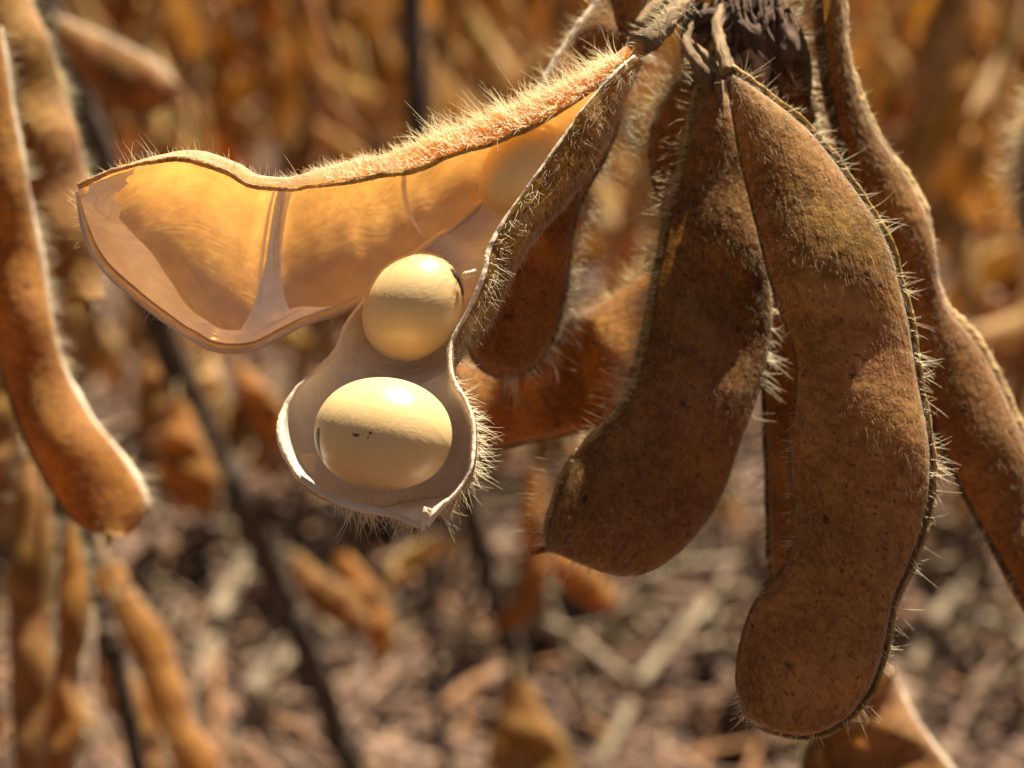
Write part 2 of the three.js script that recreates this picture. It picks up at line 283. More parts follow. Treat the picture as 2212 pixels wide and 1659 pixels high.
closedPod('dark narrow straight-edged pod hanging in shade between the two big closed pods', {
  L: [[1690, 540], [1654, 680], [1650, 800], [1655, 950], [1660, 1100], [1668, 1240], [1694, 1300]],
  R: [[1710, 540], [1755, 680], [1765, 800], [1772, 950], [1770, 1100], [1742, 1220], [1698, 1302]],
  dL: [99, 100], T: 2.6, mat: M.skinBrown, edgeL: 1.2, hairL: 1.5, seed: 11, stalk: [[1690, 400, 98], [1660, 200, 97], [1620, 60, 97]], fuzz: 0.7, sutureL: M.sutureDark,
});
closedPod('long slanting pod with a pale sunlit hairy ridge, reaching past the large speckled pod', {
  L: [[1768, -60], [1776, 80], [1786, 170], [1810, 280], [1850, 400], [1890, 520], [1930, 650], [1980, 800], [2030, 950], [2080, 1060], [2140, 1170], [2225, 1315], [2300, 1400]],
  R: [[1798, -60], [1816, 110], [1850, 230], [1900, 325], [1955, 400], [1990, 490], [2004, 580], [2022, 660], [2080, 715], [2130, 790], [2170, 880], [2218, 1000], [2270, 1150], [2304, 1404]],
  dL: [95, 96, 97, 98, 99], dR: [96, 97.5, 98.5, 99.5, 100], T: 2.2, beans: [0.4, 0.7, 0.9], mat: M.skinBrown, rR: 0.8, sutureR: M.rimTan, edgeR: 4, hairR: 0.5, seed: 13, n: 130, stalk: [[1785, -160, 97], [1740, -240, 98.5], [1610, -310, 101.5]], fuzz: 1, noBeak: true, sutureL: M.sutureDark,
});
closedPod('dark brown pod stub rising beside the knotty stem joint, above the large speckled pod', {
  L: [[1668, -30], [1662, 60], [1672, 140], [1692, 220], [1722, 320]], R: [[1690, -30], [1718, 90], [1746, 180], [1760, 260], [1768, 340]],
  dL: [97, 98], T: 1.6, mat: M.skinBrown, edgeR: 1.2, hairR: 1.1, seed: 17, stalk: [[1670, -120, 97.5], [1605, -200, 99.5]], fuzz: 0.4, noBeak: true, sutureL: M.sutureDark,
});
closedPod('orange rounded-end pod hanging straight behind the split-open pod', {
  L: [[1372, 60], [1300, 180], [1200, 320], [1110, 470], [1048, 600], [1018, 700], [1022, 770], [1058, 808], [1094, 817]],
  R: [[1386, 66], [1352, 160], [1327, 290], [1284, 380], [1248, 450], [1228, 560], [1218, 650], [1192, 730], [1150, 795], [1098, 818]],
  dL: [95, 97, 97, 96], T: 2.6, beans: [0.4, 0.62, 0.86], mat: M.skinGold, edgeR: 2, hairR: 1.4, rR: 0.22, seed: 19, stalk: [[1420, 10, 96], [1480, -30, 97], [1580, -60, 98.5]], fuzz: 0.8, noBeak: true, hairMat: M.hairPale,
});
closedPod('reddish brown pod lying crosswise behind the orange rounded-end pod', {
  L: [[1450, 540], [1370, 602], [1300, 650], [1240, 690], [1190, 760], [1120, 806], [1040, 792], [960, 780], [925, 860]],
  R: [[1480, 600], [1420, 760], [1350, 885], [1250, 930], [1150, 950], [1050, 967], [980, 955], [928, 866]],
  dL: [106, 105, 104], T: 2.8, beans: [0.35, 0.62, 0.88], mat: M.skinGold, edgeR: 0.5, edgeL: 1.2, seed: 23, stalk: [[1520, 420, 106], [1560, 200, 104], [1580, 60, 100]], fuzz: 0.5, noBeak: true,
});
closedPod('brown pod pointing upward behind the hairy back of the split-open pod', {
  L: [[1425, -170], [1310, -20], [1260, 45], [1215, 110], [1172, 185], [1150, 260]], R: [[1450, -160], [1396, -20], [1376, 50], [1352, 120], [1300, 215], [1156, 268]],
  dL: [97, 96, 95], T: 2.2, mat: M.skinBrown, rL: 0.3, sutureL: M.rim, edgeL: 0.8, hairL: 0.7, seed: 29, stalk: [[1500, -260, 98], [1590, -340, 102]], fuzz: 0.5, noBeak: true,
});

// out-of-focus pods of the neighbouring plants
const near = { fuzz: 0.4, n: 60 };
closedPod('tan pod with a bright woolly ridge beside the dark slanting stem', { ...near, L: [[-80, -120], [-40, 60], [-10, 200], [40, 330], [70, 480], [105, 590], [176, 650]], R: [[0, -120], [72, 60], [118, 180], [150, 310], [182, 420], [206, 520], [208, 600], [184, 654]], dL: [122, 124], dR: [127, 130], T: 2.9, mat: M.skinTan, rR: 0.9, sutureR: M.rimTan, edgeR: 6, hairR: 1.1, seed: 31, stalk: [[-60, -300, 128]] });
closedPod('broad golden pod with a blunt turned-up end, hanging below the woolly-ridged pod', { ...near, L: [[-70, 60], [-50, 400], [-24, 650], [0, 780], [30, 880], [75, 990], [120, 1070], [176, 1136], [230, 1154]], R: [[-10, 60], [36, 330], [64, 480], [88, 580], [100, 690], [122, 780], [162, 860], [206, 930], [256, 990], [302, 1060], [312, 1096], [284, 1136], [234, 1157]], dL: [114, 114], dR: [116, 118], T: 3, mat: M.skinGold, rR: 0.6, sutureR: M.rim, edgeR: 3, seed: 37, stalk: [[-90, -160, 118]] });
closedPod('small rounded brown pod angled off the dark slanting stem', { ...near, L: [[136, 40], [210, 72], [280, 104], [340, 140], [386, 182]], R: [[132, 92], [182, 168], [234, 226], [300, 246], [362, 226], [392, 188]], dL: 205, T: 4, mat: M.skinBrown, seed: 41, fuzz: 0.3, stalk: [[110, 20, 212]], sutureL: M.rim });
closedPod('pale tan pod hanging low beside the blunt golden pod', { ...near, L: [[40, 990], [22, 1200], [24, 1400], [30, 1560], [50, 1760]], R: [[70, 990], [116, 1150], [106, 1350], [118, 1500], [60, 1765]], dL: 172, T: 3, mat: M.skinTan, seed: 43, stalk: [[30, 800, 178], [0, 600, 180]] });
closedPod('dark necked tan pod hanging under the blunt golden pod', { ...near, L: [[148, 1120], [126, 1280], [132, 1380], [112, 1500], [100, 1600], [90, 1740]], R: [[160, 1120], [192, 1280], [188, 1370], [160, 1470], [180, 1570], [100, 1745]], dL: 166, T: 2.8, mat: M.skinGold, seed: 47, stalk: [[140, 900, 172], [90, 700, 176]] });
closedPod('slim pod with a bright ridge running down beside a dark stem stub', { ...near, L: [[226, 1225], [262, 1330], [292, 1400], [332, 1500], [372, 1600], [440, 1760]], R: [[236, 1220], [304, 1320], [362, 1400], [378, 1480], [394, 1540], [444, 1620], [500, 1740]], dL: 192, dR: 198, T: 2.6, mat: M.skinGold, seed: 53, stalk: [[200, 1100, 200], [150, 900, 210]], sutureR: M.rim });
closedPod('dark brown pod with a pale edge under the large speckled pod', { ...near, L: [[1896, 1452], [1800, 1540], [1748, 1600], [1736, 1720], [1780, 1850]], R: [[1908, 1448], [1956, 1530], [2000, 1600], [2060, 1700], [1800, 1860]], dL: 124, dR: 130, T: 2.4, mat: M.skinBrown, seed: 59, rR: 0.5, sutureR: M.rim, stalk: [[1900, 1330, 126], [1860, 1150, 124]] });
closedPod('pale bristly pod edge beside the field, away from the cluster', { ...near, L: [[2275, 180], [2228, 310], [2216, 400], [2226, 490], [2262, 580]], R: [[2290, 180], [2400, 310], [2420, 400], [2400, 490], [2246, 590]], dL: 104, T: 3, mat: M.skinTan, seed: 61, edgeL: 5, hairL: 1.4, fuzz: 0.8, rL: 0.6, sutureL: M.rimTan, hairMat: M.hairPale, stalk: [[2300, 60, 116]] });
closedPod('orange teardrop pod against the slanting dark stem, lower half of it', { ...near, L: [[368, 860], [350, 950], [346, 1040], [380, 1096]], R: [[400, 866], [442, 960], [474, 1040], [460, 1104], [386, 1100]], dL: 262, T: 4, mat: M.skinGold, seed: 67, fuzz: 0.2, stalk: [[380, 800, 266]] });
closedPod('upright golden pod behind the slanting dark stem', { ...near, L: [[310, 740], [296, 830], [300, 930], [330, 990]], R: [[340, 740], [372, 830], [366, 930], [336, 994]], dL: 290, T: 4, mat: M.skinTan, seed: 71, fuzz: 0.2, stalk: [[330, 690, 290]] });
closedPod('tan pod bulging below the low stem joint', { ...near, L: [[1096, 1470], [1070, 1560], [1052, 1640], [1060, 1800]], R: [[1142, 1470], [1176, 1540], [1222, 1610], [1238, 1700], [1080, 1806]], dL: 300, T: 4, mat: M.skinTan, seed: 73, fuzz: 0.2, stalk: [[1120, 1420, 304]] });
closedPod('orange pod leaning along the stem under the curved pod tip', { ...near, L: [[1142, 1010], [1122, 1120], [1134, 1230], [1084, 1320], [1060, 1350]], R: [[1166, 1010], [1190, 1130], [1186, 1250], [1130, 1350], [1066, 1356]], dL: 310, T: 4, mat: M.skinGold, seed: 79, fuzz: 0.2, stalk: [[1120, 940, 308]] });
closedPod('orange pod lying low below the curved pod tip', { ...near, L: [[1190, 1170], [1250, 1200], [1310, 1250], [1340, 1310]], R: [[1186, 1210], [1220, 1270], [1280, 1310], [1336, 1316]], dL: 330, T: 4, mat: M.skinGold, seed: 83, fuzz: 0.2, stalk: [[1150, 1150, 325]] });
closedPod('bent orange pod under the bean-filled shell, near the slanting stem', { ...near, L: [[640, 1190], [700, 1240], [770, 1280], [800, 1350]], R: [[630, 1230], [660, 1300], [730, 1350], [796, 1358]], dL: 330, T: 4, mat: M.skinBrown, seed: 89, fuzz: 0.2, stalk: [[590, 1180, 320]] });

closedPod('short tan pod behind the lower end of the blunt golden pod', { ...near, L: [[-40, 660], [-60, 820], [-40, 960], [0, 1080]], R: [[0, 660], [34, 780], [44, 920], [8, 1086]], dL: 165, T: 3, mat: M.skinTan, seed: 97, fuzz: 0.2, stalk: [[-20, 560, 165]] });
closedPod('dark curled pod twisting below the slim bright-ridged pod', { ...near, L: [[215, 1420], [226, 1510], [280, 1590], [330, 1720]], R: [[252, 1420], [300, 1480], [344, 1570], [350, 1720]], dL: 216, T: 3.4, mat: M.skinBrown, seed: 101, fuzz: 0.2, stalk: [[225, 1350, 216]] });
closedPod('golden pod low beside the dark curled pod', { ...near, L: [[128, 1480], [92, 1580], [100, 1720]], R: [[164, 1480], [204, 1580], [120, 1726]], dL: 238, T: 4, mat: M.skinGold, seed: 103, fuzz: 0.2, stalk: [[150, 1400, 238]] });
closedPod('golden pod hanging beyond the slanting stem under the white-lined valve', { ...near, L: [[500, 790], [528, 860], [560, 930], [604, 982]], R: [[522, 784], [574, 830], [622, 900], [612, 984]], dL: 300, T: 4, mat: M.skinGold, seed: 107, fuzz: 0.2, stalk: [[480, 740, 296]] });
closedPod('narrow golden pod upright by the slanting stem under the white-lined valve', { ...near, L: [[436, 760], [416, 830], [424, 920], [440, 960]], R: [[462, 760], [484, 840], [466, 920], [446, 962]], dL: 292, T: 3.6, mat: M.skinField, seed: 109, fuzz: 0.2, stalk: [[450, 700, 290]] });
closedPod('golden pod drooping past the bent orange pod', { ...near, L: [[722, 1200], [760, 1290], [800, 1400], [796, 1470]], R: [[752, 1194], [822, 1280], [852, 1380], [802, 1474]], dL: 345, T: 4, mat: M.skinGold, seed: 113, fuzz: 0.2, stalk: [[700, 1130, 340]] });
closedPod('pale arched pod just below the bean-filled shell tip', { ...near, L: [[996, 1160], [910, 1168], [850, 1208], [828, 1276]], R: [[998, 1182], [934, 1206], [884, 1240], [834, 1284]], dL: 325, T: 3.6, mat: M.skinField, seed: 127, fuzz: 0.2, stalk: [[1040, 1180, 330]] });

// ---------------------------------------------------------------- the split-open pod
const HINGE = [[1370, 118, 91], [1322, 190, 91.5], [1250, 270, 92.5], [1170, 345, 93], [1100, 395, 93], [1030, 445, 92.5], [965, 500, 92], [905, 548, 91.5]];
function shell(A, B, h, sign, pw) {
  const ca = spline(A.map((p) => at(...p))), cb = spline(B.map((p) => at(...p)));
  const torn = (c, k) => (u) => { const e = Math.sin(Math.PI * clamp(u, 0, 1)) ** 0.3 * mm; return c.getPoint(u).addScaledVector(towardsCamera, e * (0.22 * noise3(u * 21, k, 1) + 0.07 * noise3(u * 61, k, 2))).addScaledVector(camDir(0.5, 0.8, 0), e * (0.16 * noise3(u * 17, k, 3) + 0.05 * noise3(u * 53, k, 4))); };
  const edges = [torn(ca, sign), torn(cb, sign + 5)];
  const inner = (u, v) => {
    const uu = clamp(u, 0.004, 0.992), a = edges[0](u), b = edges[1](u), a0 = ca.getPoint(uu), b0 = cb.getPoint(uu), e = 0.015, s = clamp(u, e, 1 - e);
    const T = ca.getPoint(s + e).add(cb.getPoint(s + e)).sub(ca.getPoint(s - e)).sub(cb.getPoint(s - e)), U = b0.sub(a0), N = new V3().crossVectors(T, U).normalize().multiplyScalar(sign), hh = along(h, u) * mm * smooth(1.0, 0.93, u) ** 0.5;
    const th = Math.PI * v, p = a.lerp(b, 0.5 - 0.5 * Math.cos(th)).addScaledVector(N, hh * Math.pow(Math.sin(th), pw));
    p.addScaledVector(N, Math.sin(th) * mm * (0.1 * noiseAt(p, 380) + 0.05 * noiseAt(p, 1300)));
    return { p, out: U.normalize().multiplyScalar(-Math.cos(th)).addScaledVector(N, Math.sin(th)) };
  };
  return { ca, cb, edges, inner: (u, v) => inner(u, v).p, outer: (u, v) => { const q = inner(u, v); return q.p.addScaledVector(q.out, 0.38 * mm); }, out: (u, v) => inner(u, v).out };
}
const openPod = thing('split_open_pod', 'dry pod split wide open showing cream beans on its white inner lining', 'pod', at(1370, 118, 89));
const upA = [[1370, 112, 88.5], [1312, 170, 88], [1240, 226, 87.6], [1160, 272, 87.2], [1080, 304, 87.1], [980, 342, 87], [900, 369, 86.6], [800, 386, 85.6], [700, 404, 84.8], [620, 416, 84.3], [560, 410, 84], [500, 380, 84], [420, 356, 84.1], [330, 354, 84.6], [240, 376, 85.4], [168, 408, 86.2]];
const upB = [...HINGE, [830, 618, 91.2], [770, 654, 91], [700, 682, 90.5], [640, 704, 90], [560, 742, 89.5], [470, 746, 89.2], [370, 696, 88.6], [280, 626, 87.9], [215, 556, 87.2], [180, 470, 86.6], [168, 408, 86.2]];
const resample = (pts, n) => { const c = spline(pts.map((p) => new V3(...p))); return Array.from({ length: n }, (_, i) => c.getPointAt(i / (n - 1)).toArray()); };
const upper = shell(resample(upA, 24), resample(upB, 24), [0.3, 0.9, 1.7, 2.3, 2.7, 3, 3.5, 4.2, 4.3, 3.4, 3.9, 4.6, 4.9, 4.8, 4, 1.2], -1, 0.75);
const loA = [[1370, 122, 88.0], [1312, 178, 87.0], [1256, 242, 86.5], [1210, 310, 86.2], [1150, 390, 86.0], [1086, 478, 85.6], [1053, 540, 85.3], [1041, 592, 85.0], [1012, 660, 84.8], [980, 716, 84.8], [962, 775, 84.4], [982, 835, 83.4], [1006, 890, 83.02], [1018, 950, 82.42], [1008, 1020, 81.83], [975, 1070, 81.5], [938, 1106, 81.5], [914, 1136, 81.5]];
const loB = [...HINGE, [840, 600, 90.5], [785, 660, 88.6], [746, 718, 87.4], [722, 775, 86.2], [670, 815, 84.8], [628, 865, 84.2], [611, 920, 83.47], [622, 985, 82.62], [672, 1045, 81.83], [760, 1090, 81.5], [850, 1106, 81.5], [914, 1136, 81.5]];
const lower = shell(resample(loA, 26), resample(loB, 26), [0.3, 0.9, 1.8, 2.4, 2.7, 2.8, 3, 3.4, 3.8, 4, 3.2, 4.4, 5.4, 5.8, 5.2, 3.6, 0.8], 1, 0.72);
for (const [s, rims, lining, tones, skin] of [[upper, [0.16, 0.13], M.lining, [M.rimTan, M.rim], M.skinHero], [lower, [0.14, 0.18], M.liningWhite, [M.rim, M.rim], M.skinShell]]) {
  const v = part('valve', grid(130, 44, s.outer), skin, openPod); v.name = 'valve';
  part('lining', grid(130, 44, s.inner), lining, v);
  [s.ca, s.cb].forEach((c, k) => part('rim', tube(spline(Array.from({ length: 120 }, (_, i) => { const u = i / 119; return s.edges[k](u).addScaledVector(s.out(u, k), 0.19 * mm); })), (t) => rims[k] * mm * (1 + 0.35 * noise3(t * 17, k, 5)), 260, 8, 0.18), tones[k], v));
}
// pale papery endocarp that still clings to the upper valve
const film = (u0, u1, v0, v1, lift) => part('membrane', grid(50, 16, (a, b) => { const u = u0(b) + (u1(b) - u0(b)) * a, v = v0(a) + (v1(a) - v0(a)) * b; return upper.inner(clamp(u, 0.01, 0.985), clamp(v, 0.02, 0.985)).addScaledVector(upper.out(clamp(u, 0.01, 0.985), clamp(v, 0.02, 0.985)), -(lift * (0.4 + 0.6 * Math.sin(Math.PI * a)) + 0.05 * noise3(a * 8, b * 4, u0(0) * 30)) * mm); }), M.film, openPod);
film(() => 0.5, () => 0.985, (a) => 0.985 - 0.085 * smooth(0, 0.3, a) - 0.17 * smooth(0.45, 0.9, a) + 0.02 * noise3(a * 11, 1, 1), () => 0.985, 0.14);
film((b) => 0.9 + 0.05 * Math.sin(b * 2.6) + 0.008 * noise3(b * 9, 2, 2), () => 0.985, () => 0.03, () => 0.8, 0.14);
film((b) => 0.612 - 0.02 * b * b, (b) => 0.638 - 0.012 * Math.sin(b * 3.1) + 0.04 * smooth(0.6, 1, b), () => 0.06, () => 0.93, 0.2);
const membranes = (s, list) => { for (const [u0, height, lean] of list) part('septum', grid(40, 8, (a, b) => { const v = 0.03 + 0.94 * a, p = s.inner(u0 + lean * b * Math.sin(Math.PI * a) * 0.012, v), c = s.ca.getPoint(u0).lerp(s.cb.getPoint(u0), 0.5 - 0.5 * Math.cos(Math.PI * v)); return p.lerp(c, b * height * Math.sin(Math.PI * a) ** 0.5 * (1 + 0.15 * noise3(a * 9, u0 * 50, 2))); }), M.liningWhite, openPod); };
membranes(upper, [[0.6, 0.08, 1.5], [0.645, 0.1, -1], [0.38, 0.1, 1]]);
membranes(lower, [[0.545, 0.22, -2], [0.585, 0.16, 2]]);
part('stalk', tube([at(1385, 100, 88.6), at(1420, 68, 89.4), at(1455, 30, 91), at(1492, -10, 94), at(1530, -50, 97)], (t) => (0.72 - 0.12 * t) * mm, 30, 12, 0.25), M.stalk, openPod);
part('beak', tube([at(922, 1098, 81.7), at(916, 1125, 81.5), at(912, 1146, 81.5)], (t) => (0.42 - 0.3 * t) * mm, 10, 8, 0.25), M.rim, openPod);
{
  const H = new Hairs(4321), outU = (u, v) => upper.out(u, v), outL = (u, v) => lower.out(u, v);
  // woolly back of the upper valve near its stalk, sparse towards the tip
  H.over(upper.outer, 2300, (r) => { const u = 0.02 + 0.55 * r(), v = 0.62 * r() ** 1.5; return [u, v, 0.35 + 1.0 * smooth(0.5, 0.3, u) * r() ** 1.5, 0.42]; }, outU, 0.022);
  H.over(upper.outer, 600, (r) => [0.5 + 0.5 * r(), r(), 0.4, 0.6], outU, 0.014);
  H.over(upper.outer, 150, (r) => [0.5 + 0.5 * r(), r() < 0.4 ? 0.03 * r() : 1 - 0.06 * r(), 0.8, 0.2], outU, 0.016);
  H.over(lower.outer, 1500, (r) => [0.02 + 0.96 * r(), r() < 0.6 ? 0.3 * r() : r(), 0.55, 0.8], outL, 0.009);
  H.over(lower.outer, 420, (r) => [0.3 + 0.68 * r(), 0.05 * r(), 0.8, 0.35], outL, 0.017);
  H.over(lower.outer, 260, (r) => [0.86 + 0.13 * r(), 0.5 + 0.45 * r(), 1.1, 0.35], outL, 0.02);
  part('hairs', H.geometry(), M.hair, openPod, 'stuff');
  const S = new Hairs(99), st = spline([at(1340, 140, 88.2), at(1420, 68, 89.4), at(1455, 30, 91), at(1492, -10, 94)]);
  for (let k = 0; k < 220; k++) { const t = S.r(), p = st.getPoint(t), d = S.rand().normalize(); S.add(p.clone().addScaledVector(d, 0.5 * mm), d.addScaledVector(camDir(-0.7, -0.5, 0), 0.7).normalize(), (0.5 + 0.7 * S.r()) * mm, 0.018 * mm, S.rand().multiplyScalar(0.25)); }
  part('hairs', S.geometry(), M.hair, openPod, 'stuff');
}

// ---------------------------------------------------------------- the beans
function bean(label, c, ax, roll, hilum, spots = []) {   // c picture point; ax semi-axes in mm; hilum: picture point on its outline
  const centre = at(...c), X = camDir(Math.cos(roll), Math.sin(roll), 0), Y = camDir(-Math.sin(roll), Math.cos(roll), 0), Z = towardsCamera;
  const b = thing('soybean', label, 'bean', centre);
  const surf = (d) => { const w = 1 + 0.02 * noise3(d.x * 1.7 + c[0], d.y * 1.7, d.z * 1.7); return centre.clone().addScaledVector(X, d.x * ax[0] * mm * w).addScaledVector(Y, d.y * ax[1] * mm * w).addScaledVector(Z, d.z * ax[2] * mm * w); };
  const ball = (u, v) => { const th = Math.PI * u, ph = 2 * Math.PI * v; return surf(new V3(Math.cos(th), Math.sin(th) * Math.cos(ph), Math.sin(th) * Math.sin(ph))); };
  const g = grid(96, 144, ball), nrm = g.attributes.normal, pos = g.attributes.position; let agree = 0;
  for (let i = 0; i < pos.count; i++) { const q = new V3().fromBufferAttribute(pos, i).sub(centre), x = q.dot(X) / ax[0] ** 2, y = q.dot(Y) / ax[1] ** 2, z = q.dot(Z) / ax[2] ** 2, n = X.clone().multiplyScalar(x).addScaledVector(Y, y).addScaledVector(Z, z).normalize(); agree += n.dot(new V3().fromBufferAttribute(nrm, i)); nrm.setXYZ(i, n.x, n.y, n.z); }
  if (agree < 0) g.index.array.forEach((_, i, a) => { if (i % 3 === 0) [a[i + 1], a[i + 2]] = [a[i + 2], a[i + 1]]; });
  for (let i = 0; i < pos.count; i++) { const q = new V3().fromBufferAttribute(pos, i).sub(centre); g.attributes.uv.setXY(i, q.dot(X) * 0.75 + q.dot(Z) * 0.66, q.dot(Y) * 0.75 - q.dot(Z) * 0.66); }
  part('seed_coat', g, M.bean, b);
  const patch = (name, x, y, z, ra, rb, mat, up, seed) => {   // a thin disc that hugs the coat
    const d0 = at(x, y, c[2]).sub(centre), d = new V3(d0.dot(X) / ax[0] / mm, d0.dot(Y) / ax[1] / mm, 0); d.z = z ?? Math.sqrt(Math.max(0, 1 - d.lengthSq())); d.normalize();
    const t1 = new V3().crossVectors(d, up).normalize(), t2 = new V3().crossVectors(t1, d);
    part(name, grid(10, 24, (u, v) => { const a = v * 2 * Math.PI, r = u * (1 + 0.3 * noise3(Math.cos(a) * 1.5, Math.sin(a) * 1.5, seed)), q = d.clone().addScaledVector(t1, Math.cos(a) * r * ra / 3.4).addScaledVector(t2, Math.sin(a) * r * rb / 3.4).normalize(), s = surf(q); return s.addScaledVector(s.clone().sub(centre).normalize(), (0.012 + 0.03 * (1 - u * u)) * mm); }), mat, b);
  };
  if (hilum) patch('hilum', hilum[0], hilum[1], hilum[2], 0.3, 1.0, M.hilum, new V3(0, 1, 0.2).normalize(), 1);
  spots.forEach(([x, y, ra, rb], k) => patch('blemish', x, y, undefined, ra, rb, M.spot, new V3(0.3, 1, 0).normalize(), k * 3 + 2));
  if (hilum && hilum[3]) part('funicle', tube([at(hilum[0] - 4, hilum[1] - 8, c[2] - 1.2), at(hilum[0] + 8, hilum[1] - 12, c[2] - 1.6), at(hilum[0] + 22, hilum[1] - 18, c[2] - 1.6)], (t) => (0.26 - 0.08 * t) * mm, 14, 10, 0.3), M.rim, b);
  return b;
}
bean('large cream soybean with two brown flecks, cradled in the tip cup of the open pod', [828, 937, 83.2], [3.9, 3.22, 3.4], -0.06, [682, 962, 0.42], [[783, 934, 0.2, 0.15], [813, 930, 0.07, 0.14], [808, 940, 0.04, 0.1]]);
bean('round cream soybean with a dark eye against the rim, middle of the open pod', [893, 662, 87.2], [3.4, 2.85, 2.9], 0.95, [1008, 604, 0.35, 1]);
bean('orange-tinted soybean half hidden in the shaded neck of the open pod', [1130, 364, 90], [3.2, 2.3, 2.1], 0.86, null);

// ---------------------------------------------------------------- knotty stem joint above the cluster
{
  const n = thing('stem_joint', 'dark knotty stem joint where the pods of the cluster hang', 'stem', at(1590, 40, 99));
  part('stem', tube([at(1600, -900, 108), at(1596, -300, 101), at(1590, -60, 98.5), at(1592, 60, 98), at(1610, 130, 98)], (t) => (1.9 - 0.7 * smooth(0.8, 1, t)) * mm, 80, 32, 0.3), M.node, n);
  part('scar', tube([at(1528, 78, 96.6), at(1526, 86, 95.2), at(1525, 90, 94.9)], (t) => (1.05 - 0.5 * smooth(0.6, 1, t)) * mm, 14, 20, 0.25), M.scar, n);
  const ring = []; for (let i = 0; i <= 14; i++) { const a = -2.6 + 4.6 * i / 14; ring.push(at(1530 + 42 * Math.cos(a), 88 + 52 * Math.sin(a), 95 + 0.6 * Math.cos(a * 2))); }
  part('collar', tube(ring, (t) => (0.55 - 0.2 * t) * mm, 50, 10, 0.35), M.node, n);
  for (const [pts, r0, m] of [
    [[[1500, -20, 95], [1480, 60, 94], [1480, 130, 94], [1500, 190, 94]], 0.3, M.stalk],
    [[[1610, 60, 96], [1640, 110, 95], [1650, 170, 95.5]], 0.5, M.node], [[[1560, 20, 95.5], [1600, 40, 94.6], [1650, 20, 95], [1690, -40, 96]], 0.5, M.node], [[[1690, -60, 96], [1676, 10, 95.4], [1686, 60, 95.6], [1716, 120, 96.4], [1740, 190, 97.2]], 0.5, M.node], [[[1590, 70, 95], [1610, 100, 94.6], [1600, 140, 95]], 0.4, M.scar]])
    part('pedicel', tube(pts.map((p) => at(...p)), (t) => r0 * mm * (1 - 0.35 * t), 40, 10, 0.35), m, n);
  const bract = (pts, w, m) => part('bract', grid(24, 8, (u, v) => { const c = spline(pts.map((p) => at(...p))), p = c.getPoint(u), t = c.getTangent(u), s = new V3().crossVectors(t, towardsCamera).normalize(); return p.addScaledVector(s, (v - 0.5) * w * mm * Math.sin(Math.PI * (0.12 + 0.86 * u))).addScaledVector(towardsCamera, mm * (0.5 * Math.sin(v * 3.1) + 0.3 * noise3(u * 5, v * 3, w))); }), m, n);
  bract([[1590, 20, 94.5], [1620, 70, 93.6], [1640, 130, 93.8], [1632, 185, 94.6]], 2.2, M.node);
  bract([[1700, 20, 95.4], [1716, 80, 95], [1736, 150, 95.5], [1748, 235, 96.4]], 1.4, M.sutureDark);
  bract([[1500, 100, 93], [1528, 130, 92], [1548, 170, 91.6], [1560, 240, 90.8]], 1.1, M.stalk);
  const BR = rng(91);
  for (let k = 0; k < 12; k++) { const x = 1530 + 170 * BR(), y = 5 + 70 * BR(), d = 94 + 2.4 * BR(), dx = (BR() - 0.5) * 90, l = 50 + 80 * BR(); bract([[x, y, d], [x + dx * 0.3, y + l * 0.4, d - 0.8 * BR()], [x + dx * 0.7, y + l * 0.75, d - 0.4], [x + dx, y + l, d + 0.8 * BR()]], 0.8 + 1.4 * BR(), [M.node, M.stalk, M.node, M.scar][k % 4]); }
  for (let k = 0; k < 34; k++) { const x = 1545 + 130 * BR(), e = 1500 + 230 * BR(), l = 110 + 90 * BR(), d = 94.6 - 1.4 * BR(); part('fibre', tube([at(x, -30, d + 1.5), at(x + (e - x) * 0.2 + 14 * (BR() - 0.5), l * 0.3, d), at(x + (e - x) * 0.6 + 18 * (BR() - 0.5), l * 0.65, d - 0.4 + 0.8 * BR()), at(e, l, d + 1.2 * BR())], (t) => (0.1 + 0.16 * (k % 3) / 2) * mm * (1 - 0.5 * t), 24, 7, 0.3), M.node, n); }
  const H = new Hairs(555); for (let k = 0; k < 120; k++) { const a = k % 2 ? [1480 + 20 * H.r(), 20 + 170 * H.r(), 93.5] : [1690 + 50 * H.r(), 20 + 190 * H.r(), 95.5]; H.add(at(...a), camDir(k % 2 ? -1 : 1, 0.2, 0.2).addScaledVector(H.rand(), 0.5).normalize(), (0.5 + 0.8 * H.r()) * mm, 0.018 * mm, H.rand().multiplyScalar(0.3)); }
  part('hairs', H.geometry(), M.hairPale, n, 'stuff');
}

// ---------------------------------------------------------------- stems of the neighbouring plants
function stem(label, pts, r, group) {
  const P = pts.map((p) => at(...p)), last = P[P.length - 1], dir = last.clone().sub(P[P.length - 2]).normalize(); dir.y = Math.min(dir.y, -0.6); dir.normalize();
  P.push(last.clone().addScaledVector(dir, Math.max(0.01, (last.y + 0.01) / -dir.y)));
  const s = thing('bare_soybean_plant', label, 'plant', P[P.length - 1], group);
  part('stem', tube(P, (t) => r * mm * (0.9 + 0.2 * t), 120, 14, 0.1), M.stem, s);
  const c = spline(P), R = rng(Math.round(pts[0][0] + 1000));
  for (let k = 1; k < 6; k++) { const t = k / 6 + 0.05 * R(), p = c.getPointAt(t), tg = c.getTangentAt(t); part('node', tube([p.clone().addScaledVector(tg, -3 * mm), p, p.clone().addScaledVector(tg, 3 * mm)], (q) => r * mm * (0.9 + 0.55 * Math.sin(Math.PI * q)), 12, 12, 0.2), M.stem, s); }
  return s;
}
stem('dark bare stem slanting down behind the split-open pod', [[20, -200, 225], [90, 0, 230], [152, 170, 236], [226, 370, 244], [350, 720, 262], [450, 950, 280], [560, 1170, 300], [680, 1450, 325], [760, 1659, 345]], 3);
